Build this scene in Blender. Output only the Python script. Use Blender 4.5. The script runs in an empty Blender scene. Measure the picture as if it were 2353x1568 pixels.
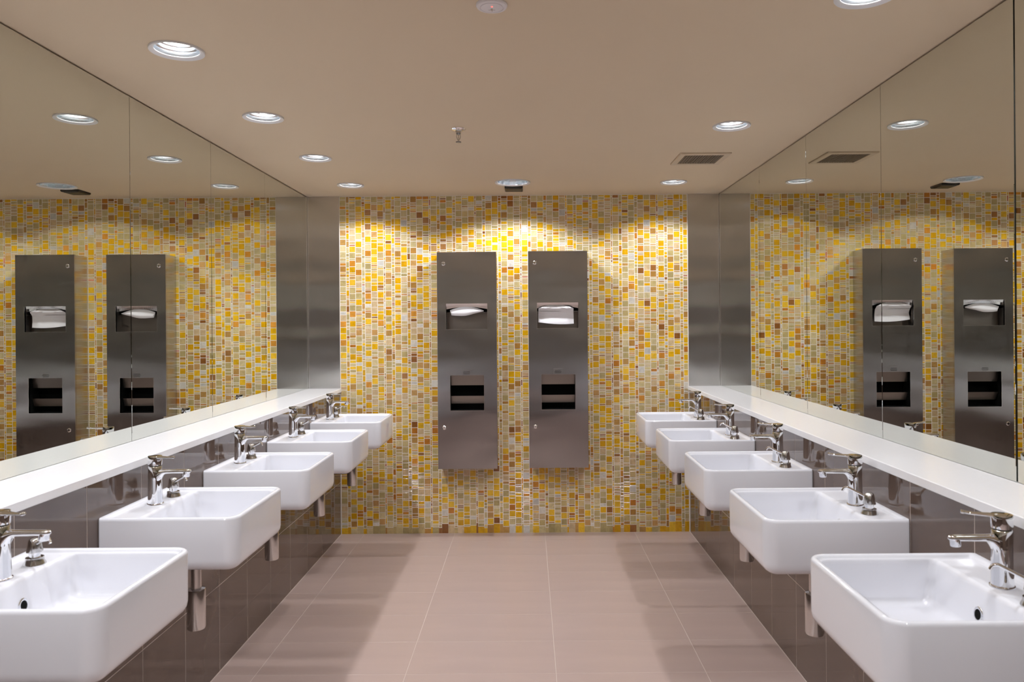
import bpy, bmesh, math, random
from mathutils import Matrix, Vector

random.seed(7)
PI = math.pi
sc = bpy.context.scene
C = sc.collection

# ------------------------------------------------------------------ camera
CAM_Z = 1.39
F_PX, VP = 1715.0, (1214.0, 743.0)
cam_data = bpy.data.cameras.new('camera')
cam = bpy.data.objects.new('camera', cam_data)
C.objects.link(cam)
cam_data.sensor_width = 36.0
cam_data.sensor_fit = 'HORIZONTAL'
cam_data.lens = F_PX / 2353.0 * 36.0
cam_data.shift_x = (1176.5 - VP[0]) / 2353.0
cam_data.shift_y = (VP[1] - 784.0) / 2353.0
cam_data.clip_start = 0.02
cam_data.dof.use_dof = True
cam_data.dof.focus_distance = 4.3
cam_data.dof.aperture_fstop = 7.0
cam.matrix_world = Matrix.Translation((0, 0, CAM_Z)) @ Matrix.Rotation(PI / 2, 4, 'X') @ Matrix.Rotation(-0.0075, 4, 'Z')
sc.camera = cam

# ------------------------------------------------------------------ world, exposure
world = bpy.data.worlds.new('world')
sc.world = world
world.use_nodes = True
world.node_tree.nodes['Background'].inputs[0].default_value = (0, 0, 0, 1)
world.node_tree.nodes['Background'].inputs[1].default_value = 0.0
sc.view_settings.view_transform = 'Standard'
sc.view_settings.look = 'None'
sc.view_settings.gamma = 1.0
sc.view_settings.exposure = 0.17
sc.cycles.max_bounces = 6
sc.cycles.diffuse_bounces = 3
sc.cycles.glossy_bounces = 5
sc.cycles.use_adaptive_sampling = True
sc.cycles.adaptive_threshold = 0.05
sc.cycles.adaptive_min_samples = 12
sc.cycles.use_denoising = True
sc.cycles.use_light_tree = False
sc.cycles.caustics_reflective = True
sc.cycles.caustics_refractive = False
sc.cycles.sample_clamp_indirect = 4.0
sc.cycles.blur_glossy = 1.0

SPOT_W = 30.0           # each small downlight
SPOT_W_MID = 35.0       # the wall washer over the towel cabinets
SPOT_COL = (0.935, 0.955, 1.0)

# ------------------------------------------------------------------ dimensions (metres)
YF = 4.948              # mosaic wall
YB = -2.4               # wall behind the viewpoint
ZC = 2.239              # ceiling
XML, XMR = -1.458, 1.267    # mirror faces
XWL, XWR = -1.250, 1.062    # brown tile faces
LEDGE_T, LEDGE_TH = 0.966, 0.025
RIM = 0.833

# ------------------------------------------------------------------ materials
def lin(r, g, b):
    f = lambda c: (c / 255.0 / 12.92) if c / 255.0 <= 0.04045 else ((c / 255.0 + 0.055) / 1.055) ** 2.4
    return (f(r), f(g), f(b), 1.0)

def new_mat(name, color, rough=0.5, metal=0.0, coat=0.0, spec=0.5):
    m = bpy.data.materials.new(name)
    m.use_nodes = True
    p = m.node_tree.nodes['Principled BSDF']
    p.inputs['Base Color'].default_value = color
    p.inputs['Roughness'].default_value = rough
    p.inputs['Metallic'].default_value = metal
    p.inputs['Coat Weight'].default_value = coat
    p.inputs['Coat Roughness'].default_value = 0.04
    p.inputs['Specular IOR Level'].default_value = spec
    return m

def N(m, kind, **kw):
    n = m.node_tree.nodes.new(kind)
    for k, v in kw.items():
        setattr(n, k, v)
    return n

def L(m, a, b):
    m.node_tree.links.new(a, b)

def P(m):
    return m.node_tree.nodes['Principled BSDF']

def obj_coords(m, scale=(1, 1, 1)):
    tc = N(m, 'ShaderNodeTexCoord')
    mp = N(m, 'ShaderNodeMapping')
    mp.inputs['Scale'].default_value = scale
    L(m, tc.outputs['Object'], mp.inputs['Vector'])
    return mp.outputs['Vector']

def mottle(m, color, amount, scale, detail=4.0, coords=(1, 1, 1)):
    """small value variation of the base colour from object-space noise"""
    v = obj_coords(m, coords)
    nz = N(m, 'ShaderNodeTexNoise')
    nz.inputs['Scale'].default_value = scale
    nz.inputs['Detail'].default_value = detail
    L(m, v, nz.inputs['Vector'])
    rmp = N(m, 'ShaderNodeMapRange')
    rmp.inputs['From Min'].default_value = 0.25
    rmp.inputs['From Max'].default_value = 0.75
    rmp.inputs['To Min'].default_value = 1.0 - amount
    rmp.inputs['To Max'].default_value = 1.0 + amount
    L(m, nz.outputs['Fac'], rmp.inputs['Value'])
    mx = N(m, 'ShaderNodeMix', data_type='RGBA', blend_type='MULTIPLY')
    mx.inputs['Factor'].default_value = 1.0
    mx.inputs[6].default_value = color
    L(m, rmp.outputs['Result'], mx.inputs[7])
    L(m, mx.outputs[2], P(m).inputs['Base Color'])
    return nz

def bump(m, height, strength, dist):
    b = N(m, 'ShaderNodeBump')
    b.inputs['Strength'].default_value = strength
    b.inputs['Distance'].default_value = dist
    L(m, height, b.inputs['Height'])
    L(m, b.outputs['Normal'], P(m).inputs['Normal'])

M = {}
M['ceiling'] = new_mat('ceiling_paint', lin(216, 197, 172), 0.85, spec=0.2)
mottle(M['ceiling'], lin(216, 197, 172), 0.02, 1.3)
M['porcelain'] = new_mat('porcelain', lin(228, 228, 234), 0.08, coat=0.3)
M['ledge'] = new_mat('white_solid_surface', lin(247, 246, 248), 0.16)
mottle(M['ledge'], lin(247, 246, 248), 0.01, 60)
M['chrome'] = new_mat('chrome', (0.92, 0.93, 0.95, 1), 0.03, metal=1.0)
M['chrome_dull'] = new_mat('plumbing_chrome', (0.62, 0.61, 0.60, 1), 0.16, metal=1.0)
M['black'] = new_mat('black_plastic', (0.012, 0.011, 0.010, 1), 0.35)
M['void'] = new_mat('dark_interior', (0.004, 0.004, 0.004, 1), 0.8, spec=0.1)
M['mirror'] = new_mat('silvered_mirror', (0.77, 0.785, 0.735, 1), 0.0, metal=1.0)
M['mirror_back'] = new_mat('mirror_backing', (0.02, 0.022, 0.02, 1), 0.6)
M['floor'] = new_mat('taupe_floor_tile', lin(178, 156, 148), 0.30)
mottle(M['floor'], lin(178, 156, 148), 0.05, 3.0, 5.0, (0.6, 4.0, 1))
M['floor_grout'] = new_mat('floor_grout', lin(205, 190, 180), 0.8)
M['wall_tile'] = new_mat('brown_glazed_tile', lin(94, 78, 69), 0.035, coat=0.35)
mottle(M['wall_tile'], lin(94, 78, 69), 0.06, 8.0, 5.0)
M['wall_grout'] = new_mat('pale_wall_grout', lin(205, 190, 180), 0.8)
M['plaster'] = new_mat('back_wall_paint', lin(205, 196, 186), 0.7)
M['white_paint'] = new_mat('white_enamel', lin(232, 230, 232), 0.3)
M['paper'] = new_mat('paper_towel', lin(244, 242, 246), 0.9, spec=0.1)
nzp = mottle(M['paper'], lin(244, 242, 246), 0.02, 300)
M['reflector'] = new_mat('bright_reflector', (0.84, 0.89, 0.94, 1), 0.24, metal=1.0)
M['reflector_mid'] = new_mat('specular_cone', (0.80, 0.86, 0.92, 1), 0.19, metal=1.0)
M['grille'] = new_mat('vent_paint', lin(200, 180, 155), 0.6)
M['grille_dark'] = new_mat('vent_grille', lin(120, 104, 86), 0.6)
M['detector'] = new_mat('detector_plastic', lin(228, 222, 224), 0.4)

def brushed(name, color, rough, aniso, arot):
    m = new_mat(name, color, rough, metal=1.0)
    v = obj_coords(m, (400.0, 400.0, 4.0))
    nz = N(m, 'ShaderNodeTexNoise')
    nz.inputs['Scale'].default_value = 1.0
    nz.inputs['Detail'].default_value = 2.0
    L(m, v, nz.inputs['Vector'])
    r = N(m, 'ShaderNodeMapRange')
    r.inputs['To Min'].default_value = rough * 0.99
    r.inputs['To Max'].default_value = rough * 1.01
    L(m, nz.outputs['Fac'], r.inputs['Value'])
    L(m, r.outputs['Result'], P(m).inputs['Roughness'])
    tg = N(m, 'ShaderNodeTangent', direction_type='RADIAL', axis='Z')
    L(m, tg.outputs['Tangent'], P(m).inputs['Tangent'])
    P(m).inputs['Anisotropic'].default_value = aniso
    P(m).inputs['Anisotropic Rotation'].default_value = arot
    # gentle oil-canning of the thin sheet
    v2 = obj_coords(m, (2.2, 2.2, 3.4))
    wv = N(m, 'ShaderNodeTexNoise')
    wv.inputs['Scale'].default_value = 1.0
    wv.inputs['Detail'].default_value = 1.0
    L(m, v2, wv.inputs['Vector'])
    bump(m, wv.outputs['Fac'], 1.0, 0.010)
    return m

M['steel'] = brushed('brushed_steel', (0.52, 0.505, 0.505, 1), 0.24, 0.96, 0.0)
M['steel_inner'] = new_mat('shade_toned_inner_steel', (0.27, 0.245, 0.225, 1), 0.38, metal=1.0)  # same steel as the doors, recess shade put into its darker colour
M['lip'] = new_mat('polished_edge_steel', (0.78, 0.76, 0.75, 1), 0.22, metal=1.0)
M['steel_side'] = brushed('brushed_steel_side', (0.62, 0.60, 0.585, 1), 0.24, 0.95, 0.0)
M['steel_panel'] = brushed('brushed_steel_panel', (0.66, 0.645, 0.635, 1), 0.23, 0.96, 0.0)

def emit(name, col, strength):
    m = new_mat(name, col, 0.4)
    p = P(m)
    p.inputs['Emission Color'].default_value = col
    p.inputs['Emission Strength'].default_value = strength
    return m
M['lamp'] = emit('lamp_glow', (1.0, 0.98, 0.96, 1), 14.0)
M['led'] = emit('red_led', (1.0, 0.08, 0.06, 1), 3.0)

# mosaic glass: colour comes from each tile's own attribute, clouded a little
m = new_mat('mosaic_glass', (1, 1, 1, 1), 0.13, coat=0.0)
at = N(m, 'ShaderNodeAttribute', attribute_name='Col')
geo = N(m, 'ShaderNodeNewGeometry')
nz = N(m, 'ShaderNodeTexNoise')
nz.inputs['Scale'].default_value = 38.0
nz.inputs['Detail'].default_value = 3.0
nz.inputs['Distortion'].default_value = 1.0
L(m, geo.outputs['Position'], nz.inputs['Vector'])
rm = N(m, 'ShaderNodeMapRange')
rm.inputs['From Min'].default_value = 0.3
rm.inputs['From Max'].default_value = 0.7
rm.inputs['To Min'].default_value = 0.86
rm.inputs['To Max'].default_value = 1.12
L(m, nz.outputs['Fac'], rm.inputs['Value'])
mx = N(m, 'ShaderNodeMix', data_type='RGBA', blend_type='MULTIPLY')
mx.inputs['Factor'].default_value = 1.0
L(m, at.outputs['Color'], mx.inputs[6])
L(m, rm.outputs['Result'], mx.inputs[7])
L(m, mx.outputs[2], P(m).inputs['Base Color'])
nz2 = N(m, 'ShaderNodeTexNoise')
nz2.inputs['Scale'].default_value = 90.0
L(m, geo.outputs['Position'], nz2.inputs['Vector'])
bump(m, nz2.outputs['Fac'], 0.12, 0.002)
M['mosaic'] = m
M['mosaic_grout'] = new_mat('white_mosaic_grout', lin(240, 232, 222), 0.85, spec=0.2)

# ------------------------------------------------------------------ mesh helpers
class MB:
    def __init__(self):
        self.v, self.f = [], []
    def add(self, v, f):
        o = len(self.v)
        self.v += [tuple(p) for p in v]
        self.f += [tuple(i + o for i in q) for q in f]
        return self
    def box(self, x0, x1, y0, y1, z0, z1):
        v = [(x0, y0, z0), (x1, y0, z0), (x1, y1, z0), (x0, y1, z0),
             (x0, y0, z1), (x1, y0, z1), (x1, y1, z1), (x0, y1, z1)]
        f = [(3, 2, 1, 0), (4, 5, 6, 7), (0, 1, 5, 4), (1, 2, 6, 5), (2, 3, 7, 6), (3, 0, 4, 7)]
        return self.add(v, f)
    def lathe(self, prof, n=32, c=(0, 0, 0), cap0=True, cap1=True, mat=None):
        """profile of (r, z) spun about z; mat places it"""
        v, f = [], []
        for (r, z) in prof:
            for i in range(n):
                a = 2 * PI * i / n
                p = Vector((r * math.cos(a), r * math.sin(a), z))
                if mat is not None:
                    p = mat @ p
                v.append((p.x + c[0], p.y + c[1], p.z + c[2]))
        for k in range(len(prof) - 1):
            for i in range(n):
                j = (i + 1) % n
                f.append((k * n + i, k * n + j, (k + 1) * n + j, (k + 1) * n + i))
        if cap0:
            f.append(tuple(reversed(range(n))))
        if cap1:
            f.append(tuple((len(prof) - 1) * n + i for i in range(n)))
        return self.add(v, f)
    def sweep(self, path, radii, n=16, caps=True):
        """tube along a path; radii are (side, up) pairs; frame kept upright"""
        v, f = [], []
        k = len(path)
        pts = [Vector(p) for p in path]
        for i, p in enumerate(pts):
            t = (pts[min(i + 1, k - 1)] - pts[max(i - 1, 0)]).normalized()
            side = t.cross(Vector((0, 0, 1)))
            if side.length < 1e-4:
                side = Vector((0, 1, 0))
            side.normalize()
            up = side.cross(t).normalized()
            rs, ru = radii[i]
            for a in range(n):
                an = 2 * PI * a / n
                q = p + side * (rs * math.cos(an)) + up * (ru * math.sin(an))
                v.append(tuple(q))
        for i in range(k - 1):
            for a in range(n):
                b = (a + 1) % n
                f.append((i * n + a, i * n + b, (i + 1) * n + b, (i + 1) * n + a))
        if caps:
            f.append(tuple(reversed(range(n))))
            f.append(tuple((k - 1) * n + a for a in range(n)))
        return self.add(v, f)
    def rings(self, rings, cap0=True, cap1=True):
        v, f = [], []
        n = len(rings[0])
        for r in rings:
            v += r
        for k in range(len(rings) - 1):
            for i in range(n):
                j = (i + 1) % n
                f.append((k * n + i, k * n + j, (k + 1) * n + j, (k + 1) * n + i))
        if cap0:
            f.append(tuple(reversed(range(n))))
        if cap1:
            f.append(tuple((len(rings) - 1) * n + i for i in range(n)))
        return self.add(v, f)
    def mesh(self, name, mat, smooth=None, fix=True):
        me = bpy.data.meshes.new(name)
        me.from_pydata(self.v, [], self.f)
        if fix:
            bm = bmesh.new()
            bm.from_mesh(me)
            bmesh.ops.recalc_face_normals(bm, faces=bm.faces)
            bm.to_mesh(me)
            bm.free()
        if mat is not None:
            me.materials.append(M[mat])
        if smooth is not None:
            me.polygons.foreach_set('use_smooth', [True] * len(me.polygons))
            me.set_sharp_from_angle(angle=math.radians(smooth))
        me.update()
        return me
    def build(self, name, mat, parent=None, smooth=None, loc=None, rot=None, fix=True):
        return link(name, self.mesh(name, mat, smooth, fix), parent, loc, rot)

def link(name, data, parent=None, loc=None, rot=None):
    o = bpy.data.objects.new(name, data)
    C.objects.link(o)
    if parent is not None:
        o.parent = parent
    if loc is not None:
        o.location = loc
    if rot is not None:
        o.rotation_euler = rot
    return o

def tag(o, label=None, cat=None, group=None, kind=None):
    if label: o['label'] = label
    if cat: o['category'] = cat
    if group: o['group'] = group
    if kind: o['kind'] = kind
    return o

def thing(name, loc, rz=0.0):
    return link(name, None, None, loc, (0, 0, rz))

def copy_tree(o, parent=None):
    c = o.copy()
    C.objects.link(c)
    c.parent = parent
    for ch in list(o.children):
        copy_tree(ch, c)
    return c

def smoothpath(pts, per=6):
    """Catmull-Rom through points"""
    out = []
    P_ = [Vector(p) for p in pts]
    P_ = [2 * P_[0] - P_[1]] + P_ + [2 * P_[-1] - P_[-2]]
    for i in range(1, len(P_) - 2):
        a, b, c, d = P_[i - 1], P_[i], P_[i + 1], P_[i + 2]
        for k in range(per):
            t = k / per
            out.append(0.5 * ((2 * b) + (c - a) * t + (2 * a - 5 * b + 4 * c - d) * t * t + (3 * b - a - 3 * c + d) * t ** 3))
    out.append(P_[-2])
    return out

ORD = ['nearest', 'second', 'third', 'fourth', 'fifth', 'sixth', 'seventh', 'eighth', 'ninth', 'tenth', 'eleventh']
def nth(k, ref='from the mosaic wall'):
    return ('nearest to the mosaic wall' if k == 0 else ORD[k] + ' ' + ref)

# ================================================================== SETTING
# ---- floor: slab of grout with separate tiles on it
fl = MB().box(-1.62, 1.42, YB, YF + 0.1, -0.08, -0.0005).build('floor', 'floor_grout')
tag(fl, 'taupe rectangular floor tiles with fine pale joints', kind='structure')
fx = [-1.248, -1.094, -0.497, 0.100, 0.694, 1.0605]
fy = [4.946, 4.764] + [4.764 - 0.3005 * k for k in range(1, 14)]
tile_cache = {}
def tile_mesh(key, sx, sy, sz, mat, ch=0.0008):
    k = (key, round(sx, 4), round(sy, 4), round(sz, 4))
    if k not in tile_cache:
        mb = MB()
        hx, hy = sx / 2, sy / 2
        r = lambda a, b, z: [(-a, -b, z), (a, -b, z), (a, b, z), (-a, b, z)]
        mb.rings([r(hx, hy, 0), r(hx, hy, sz - ch), r(hx - ch, hy - ch, sz)], cap0=False)
        tile_cache[k] = mb.mesh(key, mat)
    return tile_cache[k]
G = 0.0024
for i in range(len(fx) - 1):
    for j in range(len(fy) - 1):
        x0, x1, y1, y0 = fx[i] + G / 2, fx[i + 1] - G / 2, fy[j] - G / 2, fy[j + 1] + G / 2
        link('floor_tile', tile_mesh('floor_tile', x1 - x0, y1 - y0, 0.0005, 'floor', 0.0002), fl,
             ((x0 + x1) / 2, (y0 + y1) / 2, -0.0005))
far_y = fy[-1] - G / 2
MB().box(-1.25, 1.062, YB, far_y, -0.0005, 0.0).build('floor_tile_field', 'floor', fl)

# ---- lower side walls: grout backing + brown glazed tiles
def tiled_wall(name, face, sgn, ys, label):
    back = face - sgn * 0.0005
    w = MB().box(min(back, back - sgn * 0.36), max(back, back - sgn * 0.36), YB, YF + 0.1, 0.0, LEDGE_T - LEDGE_TH).build(name, 'wall_grout')
    tag(w, label, kind='structure')
    zs = [0.0, 0.345, LEDGE_T - LEDGE_TH]
    G = 0.0030
    for j in range(len(ys) - 1):
        y1, y0 = ys[j] - G / 2, ys[j + 1] + G / 2
        for k in range(2):
            z0, z1 = zs[k] + G / 2, zs[k + 1] - G / 2
            me = tile_mesh('wall_tile', z1 - z0, y1 - y0, 0.0005, 'wall_tile', 0.0002)
            # tile lies in local XY, local z is the face normal
            o = link('wall_tile', me, w, (back, (y0 + y1) / 2, (z0 + z1) / 2), (0, sgn * PI / 2, 0))
    yb = ys[-1] - G / 2
    MB().box(min(back, face), max(back, face), YB, yb, 0.0, LEDGE_T - LEDGE_TH).build('wall_tile_field', 'wall_tile', w)
    return w
yl = [4.945] + [4.490 - 0.2978 * k for k in range(-0, 13)]
yr = [4.945] + [4.486 - 0.3003 * k for k in range(0, 13)]
yl.insert(1, 4.788); yr.insert(1, 4.786)
tiled_wall('wall_left', XWL, 1, yl, 'glossy brown wall tiles under the left white ledge')
tiled_wall('wall_right', XWR, -1, yr, 'glossy brown wall tiles under the right white ledge')

# ---- upper side walls behind the mirrors
tag(MB().box(XML - 0.16, XML - 0.010, YB, YF + 0.1, LEDGE_T, ZC + 0.12).build('wall_upper_left', 'mirror_back'), 'dark backing wall behind the left mirrors', kind='structure')
tag(MB().box(XMR + 0.010, XMR + 0.16, YB, YF + 0.1, LEDGE_T, ZC + 0.12).build('wall_upper_right', 'mirror_back'), 'dark backing wall behind the right mirrors', kind='structure')
wb = MB().box(-1.62, 1.42, YB - 0.1, YB, -0.08, ZC + 0.12).build('wall_back', 'plaster')
tag(wb, 'unseen wall behind the viewpoint, tones invented for the steel reflections', kind='structure')
MB().box(XML - 0.009, XMR + 0.009, YB, YB + 0.004, 0.0, 1.56).build('wall_tile_field', 'wall_tile', wb)  # unseen dark lower half, added to band the reflections in the steel

# ---- ceiling with round cut-outs for the downlights
LIGHTS_L = [(-1.075, 4.542 - 0.7485 * k) for k in range(0, 9)]
LIGHTS_R = [(0.886, 4.520 - 1.29 * k) for k in range(0, 6)]
LIGHT_MID = (-0.088, 4.49)
R_SMALL, R_MID = 0.0805, 0.106
ce_mb = MB().box(-1.62, 1.42, YB, YF + 0.1, ZC, ZC + 0.012)
ce = ce_mb.build('ceiling', 'ceiling')
cut = MB()
for (x, y) in LIGHTS_L + LIGHTS_R:
    cut.lathe([(0.068, -0.05), (0.068, 0.05)], 40, (x, y, ZC))
cut.lathe([(0.093, -0.05), (0.093, 0.05)], 40, (LIGHT_MID[0], LIGHT_MID[1], ZC))
cut_o = cut.build('cutter', None)
bo = ce.modifiers.new('holes', 'BOOLEAN')
bo.object = cut_o
bo.operation = 'DIFFERENCE'
bo.solver = 'EXACT'
dg = bpy.context.evaluated_depsgraph_get()
newme = bpy.data.meshes.new_from_object(ce.evaluated_get(dg))
ce.modifiers.clear()
ce.data = newme
ce.data.materials.clear(); ce.data.materials.append(M['ceiling'])
bpy.data.objects.remove(cut_o, do_unlink=True)
tag(ce, 'flat beige painted ceiling', kind='structure')
tag(MB().box(-1.62, 1.42, YB, YF + 0.1, ZC + 0.125, ZC + 0.16).build('ceiling_void', 'void'), 'dark slab above the ceiling', kind='structure')

# ---- mosaic wall
MX0, MX1 = -1.2485, 1.0565
wf = MB().box(-1.62, 1.42, YF, YF + 0.1, -0.08, ZC + 0.12).build('wall_far', 'mosaic_grout')
tag(wf, 'wall of yellow, cream and brown glass mosaic with white joints', kind='structure')
PAL = {
    'yellow': [(228, 174, 20), (232, 182, 34), (220, 164, 14), (236, 188, 48)],
    'cream': [(206, 186, 134), (214, 194, 146), (196, 174, 118), (208, 182, 128), (186, 166, 112), (212, 184, 142)],
    'tan': [(190, 146, 80), (200, 154, 92), (180, 132, 64)],
    'amber': [(204, 136, 44), (212, 146, 56), (192, 122, 40)],
    'brown': [(158, 104, 50), (144, 92, 42), (170, 120, 68)],
    'white': [(222, 214, 200), (208, 202, 192)],
    'red': [(178, 96, 56)],
}
def pick(big):
    r = random.random()
    if big:
        t = [('yellow', .31), ('cream', .79), ('tan', .90), ('amber', .945), ('brown', .965), ('white', 1.0)]
    else:
        t = [('yellow', .27), ('cream', .69), ('tan', .84), ('amber', .91), ('brown', .965), ('white', .985), ('red', 1.0)]
    for k, p in t:
        if r <= p:
            return k, random.randrange(len(PAL[k]))
    return 'cream', 0
TW, TN, TV, TG = 0.0375, 0.0170, 0.0072, 0.0039
seq = [TW, TN, TW, TW, TN, TW, TW, TW, TV]
PROUD = 0.0009
big_tiles, stuff = [], []
x = MX0 + TG
ci = 0
while x < MX1 - 0.004:
    w = min(seq[ci % 9], MX1 - x - 0.001)
    z = ZC - 0.0035
    first = True
    while z > 0.001:
        rr = random.random()
        if first:
            h = random.choice([0.009, 0.018, 0.03, 0.038]); first = False
        elif w > 0.02:
            h = TW if rr < 0.40 else (TN if rr < 0.66 else TV)
        elif w > 0.012:
            h = TW if rr < 0.28 else (TN if rr < 0.66 else TV)
        else:
            h = TW if rr < 0.25 else (TN if rr < 0.55 else TV)
        z0 = z - h
        xa, xb, za = x, x + w, z0
        if z0 < 0.034:                       # bottom course: butted down to the floor, joints left open
            za = 0.0005
            if h < 0.012 and z > 0.04:
                za = z0
            else:
                xa, xb = x - TG / 2 + 0.0002, x + w + TG / 2 - 0.0002
        col = pick(h > 0.015 and w > 0.012)
        rec = ((xa + xb) / 2, (za + z) / 2, xb - xa, z - za, col)
        full = abs(w - TW) < 1e-6 and abs(h - TW) < 1e-6 and za == z0
        cx, cz = rec[0], rec[1]
        hidden = (0.44 < cz < 1.88 and (-0.61 < cx < -0.18 or -0.02 < cx < 0.41)) or (cz < 0.86 and (cx < -0.80 or cx > 0.60))
        if full and not hidden:
            big_tiles.append(rec)
        else:
            stuff.append(rec)
        z = za - TG
        if za <= 0.001:
            break
    x += seq[ci % 9] + TG
    ci += 1
big_tiles.sort(key=lambda r: (r[0] + 0.1) ** 2 + (r[1] - CAM_Z) ** 2)
stuff += big_tiles[300:]
big_tiles = big_tiles[:300]
def tile_geo(mb, cx, cz, w, h, y):
    c = 0.0004
    a, b = w / 2, h / 2
    r = lambda a, b, y: [(cx - a, y, cz - b), (cx + a, y, cz - b), (cx + a, y, cz + b), (cx - a, y, cz + b)]
    mb.rings([r(a, b, y), r(a, b, y - PROUD + c), r(a - c, b - c, y - PROUD)], cap0=False)
def set_col(me, cols_per_tile, faces_per_tile=9):
    ca = me.color_attributes.new('Col', 'FLOAT_COLOR', 'CORNER')
    flat = []
    for c in cols_per_tile:
        flat += list(c) * (faces_per_tile * 4)
    ca.data.foreach_set('color', flat)
mos_cache = {}
for (cx, cz, w, h, col) in big_tiles:
    if col not in mos_cache:
        mb = MB(); tile_geo(mb, 0, 0, w, h, 0)
        me = mb.mesh('mosaic_tile', 'mosaic', fix=False)
        c = lin(*PAL[col[0]][col[1]])
        set_col(me, [(c[0] * 0.9, c[1] * 0.9, c[2] * 0.9, 1.0)])
        mos_cache[col] = me
    link('mosaic_tile', mos_cache[col], wf, (cx, YF, cz))
mb = MB()
cols = []
for (cx, cz, w, h, col) in stuff:
    tile_geo(mb, cx, cz, w, h, YF)
    j = random.uniform(0.80, 0.99)
    c = lin(*PAL[col[0]][col[1]])
    cols.append((c[0] * j, c[1] * j, c[2] * j, 1.0))
me = mb.mesh('mosaic_tile_field', 'mosaic', fix=False)
set_col(me, cols)
tag(link('mosaic_tile_field', me, wf), 'small glass mosaic tiles in uneven columns', kind='stuff')

# ---- ledges
for sgn, xf, xb, side in ((1, XWL + 0.008, XML - 0.008, 'left'), (-1, XWR - 0.008, XMR + 0.008, 'right')):
    o = MB()
    x0, x1 = min(xf, xb), max(xf, xb)
    z0, z1, e = LEDGE_T - LEDGE_TH, LEDGE_T, 0.0015
    # section with eased front edges, extruded along Y
    if sgn > 0:
        sec = [(x0, z0), (x1 - e, z0), (x1, z0 + e), (x1, z1 - e), (x1 - e, z1), (x0, z1)]
    else:
        sec = [(x1, z0), (x0 + e, z0), (x0, z0 + e), (x0, z1 - e), (x0 + e, z1), (x1, z1)]
    o.rings([[(a, YB, b) for a, b in sec], [(a, YF - 0.001, b) for a, b in sec]])
    t = o.build('ledge', 'ledge')
    tag(t, 'long white ledge under the mirrors on the %s wall' % side, 'ledge', 'white ledges')

# ---- steel corner panels on the far wall
for side, x0, x1, cx in (('left', XML + 0.001, XWL + 0.001, XML + 0.004), ('right', XWR - 0.001, XMR - 0.001, XMR - 0.004)):
    t = thing('steel_panel', ((x0 + x1) / 2, YF, LEDGE_T))
    tag(t, 'tall brushed steel strip between %s mirrors and mosaic wall' % side, 'panel', 'steel corner strips')
    w2 = (x1 - x0) / 2
    MB().box(-w2, w2, -0.006, 0, 0.0, ZC - LEDGE_T - 0.001).build('sheet', 'steel_panel', t)
    xc = cx - (x0 + x1) / 2
    MB().box(xc - 0.003, xc + 0.003, -0.010, -0.006, 0.0, ZC - LEDGE_T - 0.001).build('corner_bead', 'lip', t)

# ---- mirror panels
ML = [4.941, 4.144, 3.440, 2.740, 2.040, 1.340, 0.640, -0.060, -0.760, -1.460, -2.390]
MR = [4.941, 4.079, 3.394, 2.675, 1.940, 1.240, 0.540, -0.160, -0.860, -1.560, -2.390]
for side, ys, xf, sg in (('left', ML, XML, -1), ('right', MR, XMR, 1)):
    for k in range(len(ys) - 1):
        g0 = 0.0016
        g1 = 0.0016
        if side == 'right' and abs(ys[k + 1] - 1.940) < 1e-6: g1 = 0.0035
        if side == 'right' and abs(ys[k] - 1.940) < 1e-6: g0 = 0.0035
        y1, y0 = ys[k] - g0, ys[k + 1] + g1
        zc = (LEDGE_T + ZC) / 2
        hh = (ZC - 0.005 - LEDGE_T - 0.0005) / 2
        xb = xf + sg * 0.009
        e = 0.0012
        sq = lambda X, a, b: [(X, -a, -b), (X, a, -b), (X, a, b), (X, -a, b)]
        a, b = (y1 - y0) / 2, hh
        mb = MB().rings([sq(xb - xf, a, b), sq(sg * e, a, b), sq(0, a - e, b - e)])
        o = mb.build('mirror_panel', 'mirror', None, loc=(xf, (y0 + y1) / 2, LEDGE_T + 0.0005 + hh))
        tag(o, 'frameless mirror panel on the %s wall, %s' % (side, nth(k)), 'mirror', 'wall mirror panels')

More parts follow.
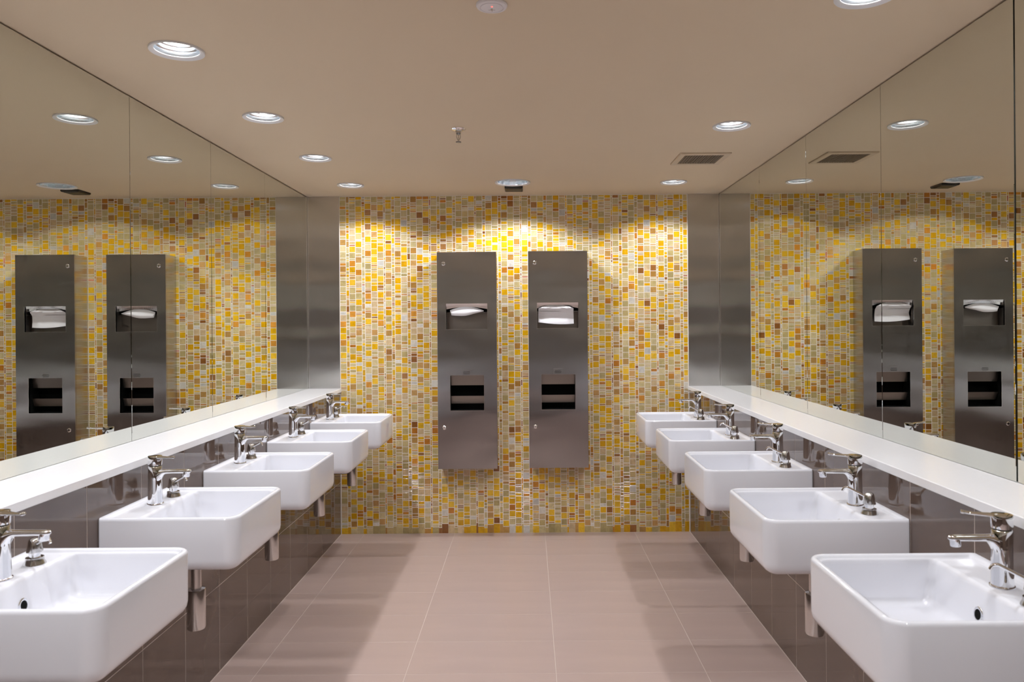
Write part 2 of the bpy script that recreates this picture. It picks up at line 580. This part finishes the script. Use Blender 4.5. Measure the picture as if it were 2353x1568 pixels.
# ================================================================== DOWNLIGHTS
def downlight(mid=False):
    t = thing('recessed_downlight', (0, 0, ZC))
    if not mid:
        MB().lathe([(0.0680, 0.010), (0.0660, 0.004), (0.0648, 0.0000), (0.0660, -0.0012), (0.0720, -0.0030), (0.0775, -0.0058), (0.0795, -0.0062), (R_SMALL, -0.0050), (R_SMALL, -0.0002)], 48,
                   cap0=False, cap1=False).build('trim_ring', 'white_paint', t, smooth=50)
        prof = [(0.0655, 0.001), (0.0630, 0.010), (0.0625, 0.014), (0.0575, 0.018), (0.0565, 0.026), (0.0525, 0.030),
                (0.0510, 0.038), (0.0470, 0.042), (0.0440, 0.052), (0.0360, 0.062), (0.0200, 0.068)]
        MB().lathe(prof, 40, cap0=False, cap1=True).build('reflector', 'reflector', t, smooth=25)
        MB().lathe([(0.0200, 0.056), (0.0400, 0.034), (0.0370, 0.026), (0.0230, 0.0195), (0.0080, 0.0175)], 16
                   ).build('lamp', 'lamp', t, smooth=60)
        zl, rad, en, size, blend = 0.012, 0.034, SPOT_W, 140, 0.35
    else:
        MB().lathe([(0.0930, 0.010), (0.0920, 0.004), (0.0915, 0.0000), (0.0930, -0.0012), (0.0990, -0.0030), (0.1035, -0.0056), (0.1050, -0.0060), (R_MID, -0.0050), (R_MID, -0.0002)], 56,
                   cap0=False, cap1=False).build('trim_ring', 'white_paint', t, smooth=50)
        MB().lathe([(0.0918, 0.0005), (0.0880, 0.022), (0.0800, 0.050), (0.0660, 0.080), (0.0480, 0.104)], 14, cap0=False, cap1=True
                   ).build('reflector', 'reflector_mid', t)
        MB().lathe([(0.0430, 0.088), (0.0340, 0.078), (0.0100, 0.074)], 16).build('lamp', 'lamp', t, smooth=60)
        zl, rad, en, size, blend = 0.030, 0.045, SPOT_W_MID, 142, 0.30
    ld = bpy.data.lights.new('lamp_light', 'SPOT')
    ld.energy = en
    ld.color = SPOT_COL
    ld.spot_size = math.radians(size)
    ld.spot_blend = blend
    ld.shadow_soft_size = rad
    lo = link('lamp_light', ld, t, (0, 0, zl))
    return t

proto = downlight()
first = True
for side, arr in (('left', LIGHTS_L), ('right', LIGHTS_R)):
    for k, (x, y) in enumerate(arr):
        o = proto if first else copy_tree(proto)
        first = False
        o.location = (x, y, ZC)
        tag(o, 'round recessed downlight in the %s ceiling row, %s' % (side, nth(k)), 'light', 'small recessed downlights')
mid = downlight(True)
mid.location = (LIGHT_MID[0], LIGHT_MID[1], ZC)
tag(mid, 'larger recessed downlight above the two steel towel cabinets', 'light')

# ================================================================== OTHER CEILING FITTINGS
# sprinkler
t = thing('fire_sprinkler', (-0.298, 3.25, ZC))
tag(t, 'small chrome fire sprinkler hanging from the ceiling centre', 'sprinkler')
MB().lathe([(0.032, 0.0), (0.033, -0.002), (0.028, -0.006), (0.018, -0.010), (0.012, -0.0105)], 32).build('escutcheon', 'chrome', t, smooth=50)
MB().lathe([(0.0105, -0.008), (0.0115, -0.018), (0.0085, -0.026), (0.004, -0.027)], 16).build('body', 'chrome_dull', t, smooth=40)
fr = MB()
for s in (-1, 1):
    pa = smoothpath([(s * 0.007, 0, -0.024), (s * 0.0085, 0, -0.034), (s * 0.004, 0, -0.046), (0, 0, -0.052)], 4)
    fr.sweep(pa, [(0.0016, 0.0016)] * len(pa), 8)
fr.build('frame_arms', 'chrome_dull', t, smooth=60)
MB().lathe([(0.0017, -0.025), (0.0022, -0.036), (0.0017, -0.048)], 10).build('heat_bulb', 'chrome_dull', t, smooth=60)
MB().lathe([(0.003, -0.049), (0.0045, -0.055), (0.0125, -0.057), (0.0120, -0.0595), (0.003, -0.060)], 20).build('deflector', 'chrome_dull', t, smooth=40)

# ceiling detector
t = thing('ceiling_detector', (-0.091, 1.985, ZC))
tag(t, 'flat round white ceiling detector with a tiny red light', 'detector')
MB().lathe([(0.0415, 0.0), (0.0420, -0.004), (0.0395, -0.008), (0.0320, -0.0095), (0.0312, -0.0080), (0.0300, -0.0080), (0.0292, -0.0098), (0.010, -0.0115), (0.001, -0.0116)], 48, cap1=False).build('housing', 'detector', t, smooth=35)
MB().lathe([(0.0022, -0.0108), (0.0022, -0.0122), (0.001, -0.013)], 12).build('indicator_light', 'led', t, loc=(0.001, -0.012, 0.0003), smooth=60)
d = MB()
d.lathe([(0.0030, -0.0112), (0.0030, -0.0122), (0.0020, -0.0124)], 16)
d.box(-0.009, 0.009, 0.0045, 0.0056, -0.0119, -0.0108)
d.box(-0.0006, 0.0006, 0.007, 0.014, -0.0117, -0.0104)
d.build('sensor_eye', 'chrome_dull', t, loc=(0, 0.003, 0), smooth=40)

# air vent
vx0, vx1, vy0, vy1 = 0.768, 1.026, 3.740, 4.000
t = thing('air_vent', ((vx0 + vx1) / 2, (vy0 + vy1) / 2, ZC))
tag(t, 'square beige air vent with fine grid in the ceiling', 'vent')
hw, hd, fw = (vx1 - vx0) / 2, (vy1 - vy0) / 2, 0.030
fr = MB()
sq = lambda a, b, z: [(-a, -b, z), (a, -b, z), (a, b, z), (-a, b, z)]
fr.rings([sq(hw, hd, 0.0), sq(hw, hd, -0.006), sq(hw - 0.004, hd - 0.004, -0.009), sq(hw - fw, hd - fw, -0.008), sq(hw - fw, hd - fw, -0.0005)], cap0=False, cap1=False)
fr.build('frame', 'grille', t)
gr = MB()
n = 15
for i in range(n):
    p = -hw + fw + (i + 0.5) * (2 * (hw - fw)) / n
    gr.box(p - 0.0022, p + 0.0022, -hd + fw, hd - fw, -0.006, -0.001)
    gr.box(-hw + fw, hw - fw, p - 0.0022, p + 0.0022, -0.0055, -0.0012)
gr.build('grille', 'grille_dark', t)
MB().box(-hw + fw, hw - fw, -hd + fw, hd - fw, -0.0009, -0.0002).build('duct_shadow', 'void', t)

# black motion sensor by the mosaic wall
t = thing('motion_sensor', (-0.0845, 4.680, ZC))
tag(t, 'small black box sensor on the ceiling beside the mosaic wall', 'sensor')
rr = lambda a, b, z: [(-a, -b, z), (a, -b, z), (a, b, z), (-a, b, z)]
MB().rings([rr(0.056, 0.066, 0.0), rr(0.056, 0.066, -0.010), rr(0.052, 0.060, -0.0145)]).build('case', 'black', t)
MB().rings([rr(0.046, 0.050, -0.0144), rr(0.044, 0.048, -0.0165)]).build('lens', 'black', t)

# ================================================================== WASHBASINS
BD, BW, BH = 0.402, 0.420, 0.160
def rrect(x0, x1, y0, y1, rb, rf, z, n=8):
    pts = []
    for (cx, cy, r, a0) in ((x1 - rf, y0 + rf, rf, -PI / 2), (x1 - rf, y1 - rf, rf, 0), (x0 + rb, y1 - rb, rb, PI / 2), (x0 + rb, y0 + rb, rb, PI)):
        for k in range(n + 1):
            a = a0 + (PI / 2) * k / n
            pts.append((cx + r * math.cos(a), cy + r * math.sin(a), z))
    return pts
def outer(ins, z, rf=0.042, rb=0.007, back=0.0):
    h = BW / 2
    return rrect(back, BD - ins, -h + ins, h - ins, max(rb - ins * 0.3, 0.003), max(rf - ins, 0.012), z)
def bowl(x0, ins, z, r=0.03, rb=0.02):
    h = BW / 2
    return rrect(x0, BD - ins, -h + ins, h - ins, rb, r, z)
def make_basin():
    t = thing('washbasin', (0, 0, RIM))
    R = [outer(0.050, -BH, back=0.0), outer(0.030, -BH + 0.0012), outer(0.0175, -BH + 0.005), outer(0.0085, -BH + 0.012), outer(0.0025, -BH + 0.023), outer(0.0003, -BH + 0.036),
         outer(0.0, -0.060), outer(0.0, -0.0090), outer(0.0008, -0.0050), outer(0.0028, -0.0018), outer(0.0060, 0.0),
         outer(0.0105, 0.0, rb=0.008, back=0.006), outer(0.0140, -0.0014, rb=0.010, back=0.012), outer(0.0162, -0.0048, rb=0.011, back=0.016), outer(0.0175, -0.0075, rb=0.012, back=0.018),
         outer(0.0195, -0.0085, rb=0.012, back=0.0205),
         bowl(0.094, 0.0205, -0.0090, 0.028, 0.018), bowl(0.0985, 0.0215, -0.0102, 0.028, 0.018), bowl(0.1025, 0.0225, -0.0140, 0.028, 0.018), bowl(0.1045, 0.0232, -0.0200, 0.028, 0.018),
         bowl(0.1120, 0.0270, -0.070, 0.030, 0.020), bowl(0.1165, 0.0300, -0.0960, 0.032, 0.022), bowl(0.1200, 0.0330, -0.1040, 0.034, 0.024), bowl(0.1270, 0.0400, -0.1100, 0.036, 0.026), bowl(0.1380, 0.0520, -0.1125, 0.036, 0.026),
         bowl(0.1900, 0.1100, -0.1145, 0.03, 0.03), bowl(0.2300, 0.1500, -0.1155, 0.02, 0.02)]
    MB().rings(R).build('bowl', 'porcelain', t, smooth=48)
    # overflow ring on the inner back slope
    rot = Matrix.Rotation(PI / 2 - 0.15, 4, 'Y')
    MB().lathe([(0.0165, -0.001), (0.0165, 0.0025), (0.0140, 0.0042), (0.0112, 0.0035), (0.0105, 0.0005)], 28, cap0=False, cap1=False, mat=rot).build('overflow_ring', 'chrome', t, smooth=50, loc=(0.1115, 0, -0.068))
    MB().lathe([(0.0108, 0.0008), (0.0108, 0.0016)], 24, mat=rot).build('overflow_hole', 'void', t, loc=(0.1115, 0, -0.068))
    MB().lathe([(0.030, 0.0), (0.030, 0.002), (0.024, 0.0035), (0.021, 0.001), (0.005, 0.0025)], 28).build('drain', 'chrome', t, smooth=40, loc=(0.27, 0, -0.1158))
    # bottle trap under the bowl
    tr = MB().lathe([(0.0155, -BH + 0.004), (0.0155, -0.282)], 24, (0.19, 0, 0)).build('waste_pipe', 'chrome_dull', t, smooth=50)
    MB().lathe([(0.0195, -0.276), (0.0270, -0.278), (0.0280, -0.282), (0.0280, -0.398), (0.0255, -0.404), (0.015, -0.405)], 32, (0.19, 0, 0)).build('bottle_trap', 'chrome_dull', t, smooth=40)
    o = MB()
    o.sweep([(0.19, 0, -0.322), (0.001, 0, -0.322)], [(0.016, 0.016)] * 2, 20)
    o.build('outlet_pipe', 'chrome_dull', t, smooth=50)
    rot2 = Matrix.Rotation(PI / 2, 4, 'Y')
    MB().lathe([(0.034, 0.0005), (0.034, 0.003), (0.026, 0.009), (0.0165, 0.010)], 28, mat=rot2).build('wall_flange', 'chrome_dull', t, smooth=40, loc=(0, 0, -0.322))
    return t

def make_faucet():
    t = thing('faucet', (0, 0, 0))
    MB().lathe([(0.0250, 0.0), (0.0250, 0.0032), (0.0240, 0.0046), (0.0222, 0.0052)], 36).build('base_ring', 'chrome', t, smooth=40)
    MB().lathe([(0.0222, 0.0052), (0.0216, 0.022), (0.0208, 0.050), (0.0203, 0.080), (0.0203, 0.119), (0.0192, 0.1212)], 40, cap0=False).build('body', 'chrome', t, smooth=40)
    # spout: a straight tapering arm that grows out of the body with a round fillet below
    prof = []                                   # (x, z_top, z_bottom, half width)
    for i in range(29):
        x = 0.114 * i / 28
        top = 0.1135 - 0.0025 * min(x / 0.03, 1) - 0.0010 * x / 0.114
        k = max(0.0, 1 - max(x - 0.012, 0) / 0.030)
        bot = 0.0965 + 0.0015 * x / 0.114 - 0.040 * k ** 2.6
        hw = 0.0125 - 0.0020 * min(x / 0.08, 1) + 0.004 * k ** 2
        if x > 0.104:
            q = math.sqrt(max(1 - ((x - 0.104) / 0.0102) ** 2, 0.02))
            c = (top + bot) / 2
            top = c + (top - c) * (0.35 + 0.65 * q); bot = c + (bot - c) * (0.35 + 0.65 * q); hw *= max(q, 0.15)
        prof.append((x, top, bot, hw))
    rings = []
    for (x, top, bot, hw) in prof:
        c, h = (top + bot) / 2, (top - bot) / 2
        r = []
        for a in range(24):
            an = 2 * PI * a / 24
            ca, sa = math.cos(an), math.sin(an)
            e = 0.80                            # slightly squared oval section
            r.append((x, hw * math.copysign(abs(ca) ** e, ca), c + h * math.copysign(abs(sa) ** e, sa)))
        rings.append(r)
    MB().rings(rings).build('spout', 'chrome', t, smooth=50)
    ae = Matrix.Rotation(0.10, 4, 'Y')
    o = MB()
    o.lathe([(0.0110, 0.010), (0.0110, -0.0035), (0.0100, -0.0058), (0.0080, -0.0058), (0.0075, -0.0035)], 24, (0.0985, 0, 0.0925), mat=ae)
    o.build('aerator', 'chrome', t, smooth=40)
    MB().lathe([(0.0180, 0.1205), (0.0180, 0.1240)], 32, cap0=False, cap1=False).build('collar', 'black', t, smooth=40)
    h = MB().lathe([(0.0175, 0.1235), (0.0205, 0.1245), (0.0210, 0.1290), (0.0216, 0.1500), (0.0205, 0.1535), (0.012, 0.1548), (0.001, 0.1550)], 40, cap1=False).build('handle', 'chrome', t, smooth=40)
    ang = -math.radians(21)
    lp = smoothpath([(0.004, 0, 0.1475), (0.020, 0, 0.1500), (0.036, 0, 0.1505), (0.058, 0, 0.1510), (0.070, 0, 0.1525), (0.077, 0, 0.1535)], 5)
    lp = [Vector((p.x * math.cos(ang), p.x * math.sin(ang), p.z)) for p in lp]
    lr = []
    for i in range(len(lp)):
        k = i / (len(lp) - 1)
        sd = 0.0150 - 0.0095 * min(k * 1.7, 1) + (0.0015 if k > 0.8 else 0)
        uu = 0.0048 - 0.0016 * min(k * 1.5, 1) + (0.0010 if k > 0.82 else 0)
        if k > 0.97: sd *= 0.55; uu *= 0.6
        lr.append((sd, uu))
    MB().sweep(lp, lr, 16).build('lever', 'chrome', h, smooth=50)
    return t

def make_soap():
    t = thing('soap_dispenser', (0, 0, 0))
    MB().lathe([(0.0240, 0.0), (0.0238, 0.0020), (0.0200, 0.0090), (0.0195, 0.0165), (0.0180, 0.0172), (0.0125, 0.0150)], 32).build('flange', 'chrome_dull', t, smooth=40)
    MB().lathe([(0.0128, 0.0145), (0.0122, 0.0200), (0.0130, 0.0290)], 28, cap0=False, cap1=False).build('neck', 'chrome', t, smooth=50)
    MB().lathe([(0.0130, 0.0285), (0.0172, 0.0290), (0.0176, 0.0310), (0.0150, 0.0460), (0.0132, 0.0560), (0.0112, 0.0598), (0.0060, 0.0620), (0.001, 0.0624)], 32, cap1=False).build('pump_head', 'chrome_dull', t, smooth=40)
    a = -math.radians(32)
    pp = smoothpath([(0.006, 0, 0.0480), (0.030, 0, 0.0585), (0.056, 0, 0.0700), (0.063, 0, 0.0710), (0.069, 0, 0.0680), (0.0735, 0, 0.0600)], 5)
    pp = [Vector((p.x * math.cos(a), p.x * math.sin(a), p.z)) for p in pp]
    MB().sweep(pp, [(0.0036, 0.0036)] * len(pp), 14).build('nozzle', 'chrome', t, smooth=60)
    return t

YL = [4.245 - 0.6955 * k for k in range(5)]
YR = [4.215 - 0.7110 * k for k in range(5)]
basin0, faucet0, soap0 = make_basin(), make_faucet(), make_soap()
n = 0
for side, arr in (('left', YL), ('right', YR)):
    for k, yn in enumerate(arr):
        yc = yn + BW / 2
        rz = 0.0 if side == 'left' else PI
        sg = 1 if side == 'left' else -1
        xw = XWL if side == 'left' else XWR
        b = basin0 if n == 0 else copy_tree(basin0)
        f = faucet0 if n == 0 else copy_tree(faucet0)
        s = soap0 if n == 0 else copy_tree(soap0)
        n += 1
        b.location = (xw, yc, RIM); b.rotation_euler = (0, 0, rz)
        zd = RIM - 0.0087
        f.location = (xw + sg * 0.062, yc, zd); f.rotation_euler = (0, 0, rz)
        s.location = (xw + sg * 0.068, yc + sg * 0.108, zd); s.rotation_euler = (0, 0, rz)
        tag(b, 'white square wall-hung washbasin in the %s row, %s' % (side, nth(k)), 'sink', 'wall-hung washbasins')
        tag(f, 'chrome lever faucet on the %s row basin %s' % (side, nth(k)), 'faucet', 'chrome basin faucets')
        tag(s, 'chrome soap pump on the %s row basin %s' % (side, nth(k)), 'soap dispenser', 'chrome soap pumps')

# ================================================================== TOWEL CABINETS
CW, CH, CD = 0.381, 1.396, 0.150
def make_cabinet():
    """local: x 0..CW, y 0 = front face, +y to the wall, z 0..CH"""
    t = thing('towel_cabinet', (0, 0, 0))
    o1 = (0.056, 0.322, 0.899, 1.064)      # towel slot x0,x1,z0,z1
    o2 = (0.081, 0.298, 0.376, 0.602)      # waste opening
    def inside(a, b, c, d, o):
        return a >= o[0] - 1e-6 and b <= o[1] + 1e-6 and c >= o[2] - 1e-6 and d <= o[3] + 1e-6
    xs = sorted({0.0015, CW - 0.0015, o1[0], o1[1], o2[0], o2[1]})
    zs = sorted({0.0015, CH - 0.0015, o1[2], o1[3], o2[2], o2[3]})
    mb = MB()
    for i in range(len(xs) - 1):
        for j in range(len(zs) - 1):
            q = (xs[i], xs[i + 1], zs[j], zs[j + 1])
            if inside(*q, o1) or inside(*q, o2):
                continue
            mb.add([(q[0], 0, q[2]), (q[1], 0, q[2]), (q[1], 0, q[3]), (q[0], 0, q[3])], [(0, 1, 2, 3)])
    r = lambda i, y: [(i, y, i), (CW - i, y, i), (CW - i, y, CH - i), (i, y, CH - i)]
    mb.rings([r(0.0015, 0), r(0, 0.0015), r(0, 0.018)], cap0=False, cap1=False)
    mb.build('door', 'steel', t, fix=False)
    mb = MB()
    mb.rings([r(0.002, 0.018), r(0.002, CD)], cap0=False, cap1=True)
    mb.build('cabinet_body', 'steel_side', t, fix=False)
    # return lips round the openings
    lp = MB()
    for o in (o1, o2):
        for (a, b, c, d) in ((o[0] - 0.0018, o[0], o[2], o[3]), (o[1], o[1] + 0.0018, o[2], o[3]), (o[0] - 0.0018, o[1] + 0.0018, o[2] - 0.0024, o[2]), (o[0], o[1], o[3], o[3] + 0.0010)):
            lp.box(a, b, -0.0014, 0.012, c, d)
    lp.build('opening_lips', 'lip', t)
    def recess(o, dep, name, mat):
        rr = lambda y: [(o[0], y, o[2]), (o[1], y, o[2]), (o[1], y, o[3]), (o[0], y, o[3])]
        mb = MB()
        v = rr(0.002) + rr(dep)
        mb.add(v, [(1, 0, 4, 5), (2, 1, 5, 6), (3, 2, 6, 7), (0, 3, 7, 4), (4, 7, 6, 5)])
        return mb.build(name, mat, t, fix=False)
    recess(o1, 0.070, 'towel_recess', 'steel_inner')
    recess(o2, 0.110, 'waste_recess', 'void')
    # towel tray: two overlapping lips with an arched finger cut-out, dark slot behind
    def lip(y0, y1, drop_end, drop_mid, x0, x1, ztop, name, mat, th=0.0012):
        nx = 24
        f = MB()
        for i in range(nx):
            for s in (0,):
                u0, u1 = i / nx, (i + 1) / nx
                g = lambda u: drop_mid + (drop_end - drop_mid) * min(1.0, abs(2 * u - 1) ** 1.7)
                xa, xb = x0 + (x1 - x0) * u0, x0 + (x1 - x0) * u1
                za, zb = ztop - g(u0), ztop - g(u1)
                f.add([(xa, y0, ztop), (xb, y0, ztop), (xb, y1, zb), (xa, y1, za),
                       (xa, y0 + th, ztop), (xb, y0 + th, ztop), (xb, y1 + th, zb), (xa, y1 + th, za)],
                      [(0, 3, 2, 1), (4, 5, 6, 7), (3, 7, 6, 2)])
        return f.build(name, mat, t)
    lip(0.006, 0.010, 0.0185, 0.0075, o1[0], o1[1], o1[3], 'towel_tray', 'lip', 0.0025)
    lip(0.020, 0.026, 0.034, 0.018, o1[0], o1[1], o1[3] - 0.002, 'towel_tray_rear', 'chrome_dull', 0.0015)
    MB().box(o1[0] + 0.001, o1[1] - 0.001, 0.040, 0.042, o1[3] - 0.055, o1[3] - 0.001).build('towel_slot', 'void', t)
    MB().box(o1[0], o1[1], 0.024, 0.040, o1[3] - 0.057, o1[3] - 0.055).build('slot_lip', 'chrome_dull', t)
    # waste flaps
    def slab(x0, x1, ya, za, yb, zb, th, name, mat):
        f = MB()
        f.add([(x0, ya, za), (x1, ya, za), (x1, yb, zb), (x0, yb, zb), (x0, ya + th, za), (x1, ya + th, za), (x1, yb + th, zb), (x0, yb + th, zb)],
              [(0, 3, 2, 1), (4, 5, 6, 7), (0, 1, 5, 4), (1, 2, 6, 5), (2, 3, 7, 6), (3, 0, 4, 7)])
        return f.build(name, mat, t)
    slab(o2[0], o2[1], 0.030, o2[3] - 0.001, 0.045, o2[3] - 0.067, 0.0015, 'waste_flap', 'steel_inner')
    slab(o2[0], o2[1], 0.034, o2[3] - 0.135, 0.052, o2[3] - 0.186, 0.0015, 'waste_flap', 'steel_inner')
    # locks
    rot = Matrix.Rotation(PI / 2, 4, 'X')
    for (lx, lz) in ((0.042, 1.322), (0.040, 0.266)):
        lk = MB().lathe([(0.0130, -0.001), (0.0130, 0.002), (0.0105, 0.0045), (0.0090, 0.0050), (0.0082, 0.0032), (0.001, 0.0032)], 24, cap1=False, mat=rot).build('lock', 'chrome', t, smooth=40, loc=(lx, 0, lz))
        MB().box(-0.0012, 0.0012, -0.0040, -0.0030, -0.0045, 0.0045).build('keyway', 'void', lk)
    # embossed maker's plate over the waste opening
    pl = MB()
    px0, px1, pz0, pz1 = 0.158, 0.219, 0.6065, 0.640
    pl.rings([[(px0, 0, pz0), (px1, 0, pz0), (px1, 0, pz1), (px0, 0, pz1)], [(px0 + .001, -0.0016, pz0 + .001), (px1 - .001, -0.0016, pz0 + .001), (px1 - .001, -0.0016, pz1 - .001), (px0 + .001, -0.0016, pz1 - .001)]], cap0=False)
    p = pl.build('nameplate', 'steel', t)
    le = MB()
    rnd = random.Random(3)
    for row, (xa, xb) in enumerate(((0.167, 0.206), (0.165, 0.210), (0.167, 0.206))):
        xx = xa
        while xx < xb:
            ww = rnd.uniform(0.0012, 0.0032)
            zz = 0.6265 - row * 0.0078
            le.box(xx, min(xx + ww, xb), -0.00185, -0.0016, zz - 0.0016, zz + 0.0016)
            xx += ww + 0.0009
    le.build('worn_lettering', 'black', p)
    return t
cab = make_cabinet()
cab.location = (-0.5855, YF - CD, CAM_Z - 0.935)
tag(cab, 'left steel towel cabinet on the mosaic wall', 'towel dispenser', 'steel towel cabinets')
cab2 = copy_tree(cab)
cab2.location = (0.0010, YF - CD, CAM_Z - 0.9325)
tag(cab2, 'right steel towel cabinet on the mosaic wall', 'towel dispenser', 'steel towel cabinets')

def sheet(name, rows, loc, label):
    """rows: list of lists of (x, y, z); builds a thin double-sided sheet with real thickness"""
    mb = MB()
    nr, nc = len(rows), len(rows[0])
    v = [p for r in rows for p in r]
    v2 = [(p[0], p[1] + 0.0004, p[2]) for p in v]
    f = []
    for i in range(nr - 1):
        for j in range(nc - 1):
            a = (i * nc + j, i * nc + j + 1, (i + 1) * nc + j + 1, (i + 1) * nc + j)
            f.append(a); f.append(tuple(q + nr * nc for q in reversed(a)))
    mb.add(v + v2, f)
    o = mb.build(name, 'paper', None, smooth=28, loc=loc, fix=False)
    tag(o, label, 'paper towel', 'paper towels')
    return o
# left: short bulging tongue of paper
rows = []
for i in range(9):
    u = i / 8
    r = []
    for j in range(25):
        s = j / 24
        x = -0.1085 + 0.217 * s
        top = 0.024 * (1 - (2 * s - 1) ** 2) - 0.004 * s
        botL = -0.033 if s > 0.03 else -0.033 + (0.03 - s) * 0.9
        bot = botL - 0.005 * math.sin(PI * min(s / 0.7, 1)) + max(0.0, (s - 0.45) / 0.55) ** 1.35 * 0.0240
        z = top + (bot - top) * u
        y = -0.030 * math.sin(PI * min(u * 0.62 + 0.05, 1)) * (0.55 + 0.45 * math.sin(PI * s)) + 0.008 * u * u
        r.append((x, y, z))
    rows.append(r)
sheet('paper_towel', rows, (-0.5855 + 0.189, YF - CD + 0.034, CAM_Z - 0.935 + 1.064 - 0.0410), 'short white paper towel tongue in the left steel cabinet')
# right: longer folded sheet hanging down
rows = []
for i in range(15):
    u = i / 14
    r = []
    for j in range(25):
        s = j / 24
        x = -0.114 + 0.228 * s
        x += 0.004 * (1 - 2 * u) * (0.4 - s) * 0.6
        top = 0.026 * (1 - abs(2 * s - 1) ** 2.2)
        bot = -0.088 - 0.011 * math.sin(PI * min(s / 1.25, 1)) - 0.004 * s
        z = top + (bot - top) * u
        zf = -z
        # outward bulge at the top, folded crease half way
        y = -0.026 * math.exp(-((zf + 0.004) / 0.018) ** 2)
        crease = 0.047 + 0.010 * s
        k = max(0.0, min(1.0, (1.0 - s) * 2.4))
        y += 0.010 * k * (1 - min(abs(zf - crease) / 0.030, 1)) if zf > crease - 0.03 else 0
        y += 0.006 * math.sin(s * 5.0 + zf * 30) * 0.5
        if zf > 0.06: y -= 0.10 * (zf - 0.06) * (0.4 + s)
        r.append((x, y, z))
    rows.append(r)
sheet('paper_towel', rows, (0.0010 + 0.178, YF - CD + 0.032, CAM_Z - 0.9325 + 1.064 - 0.0380), 'longer creased white paper towel hanging in the right steel cabinet')
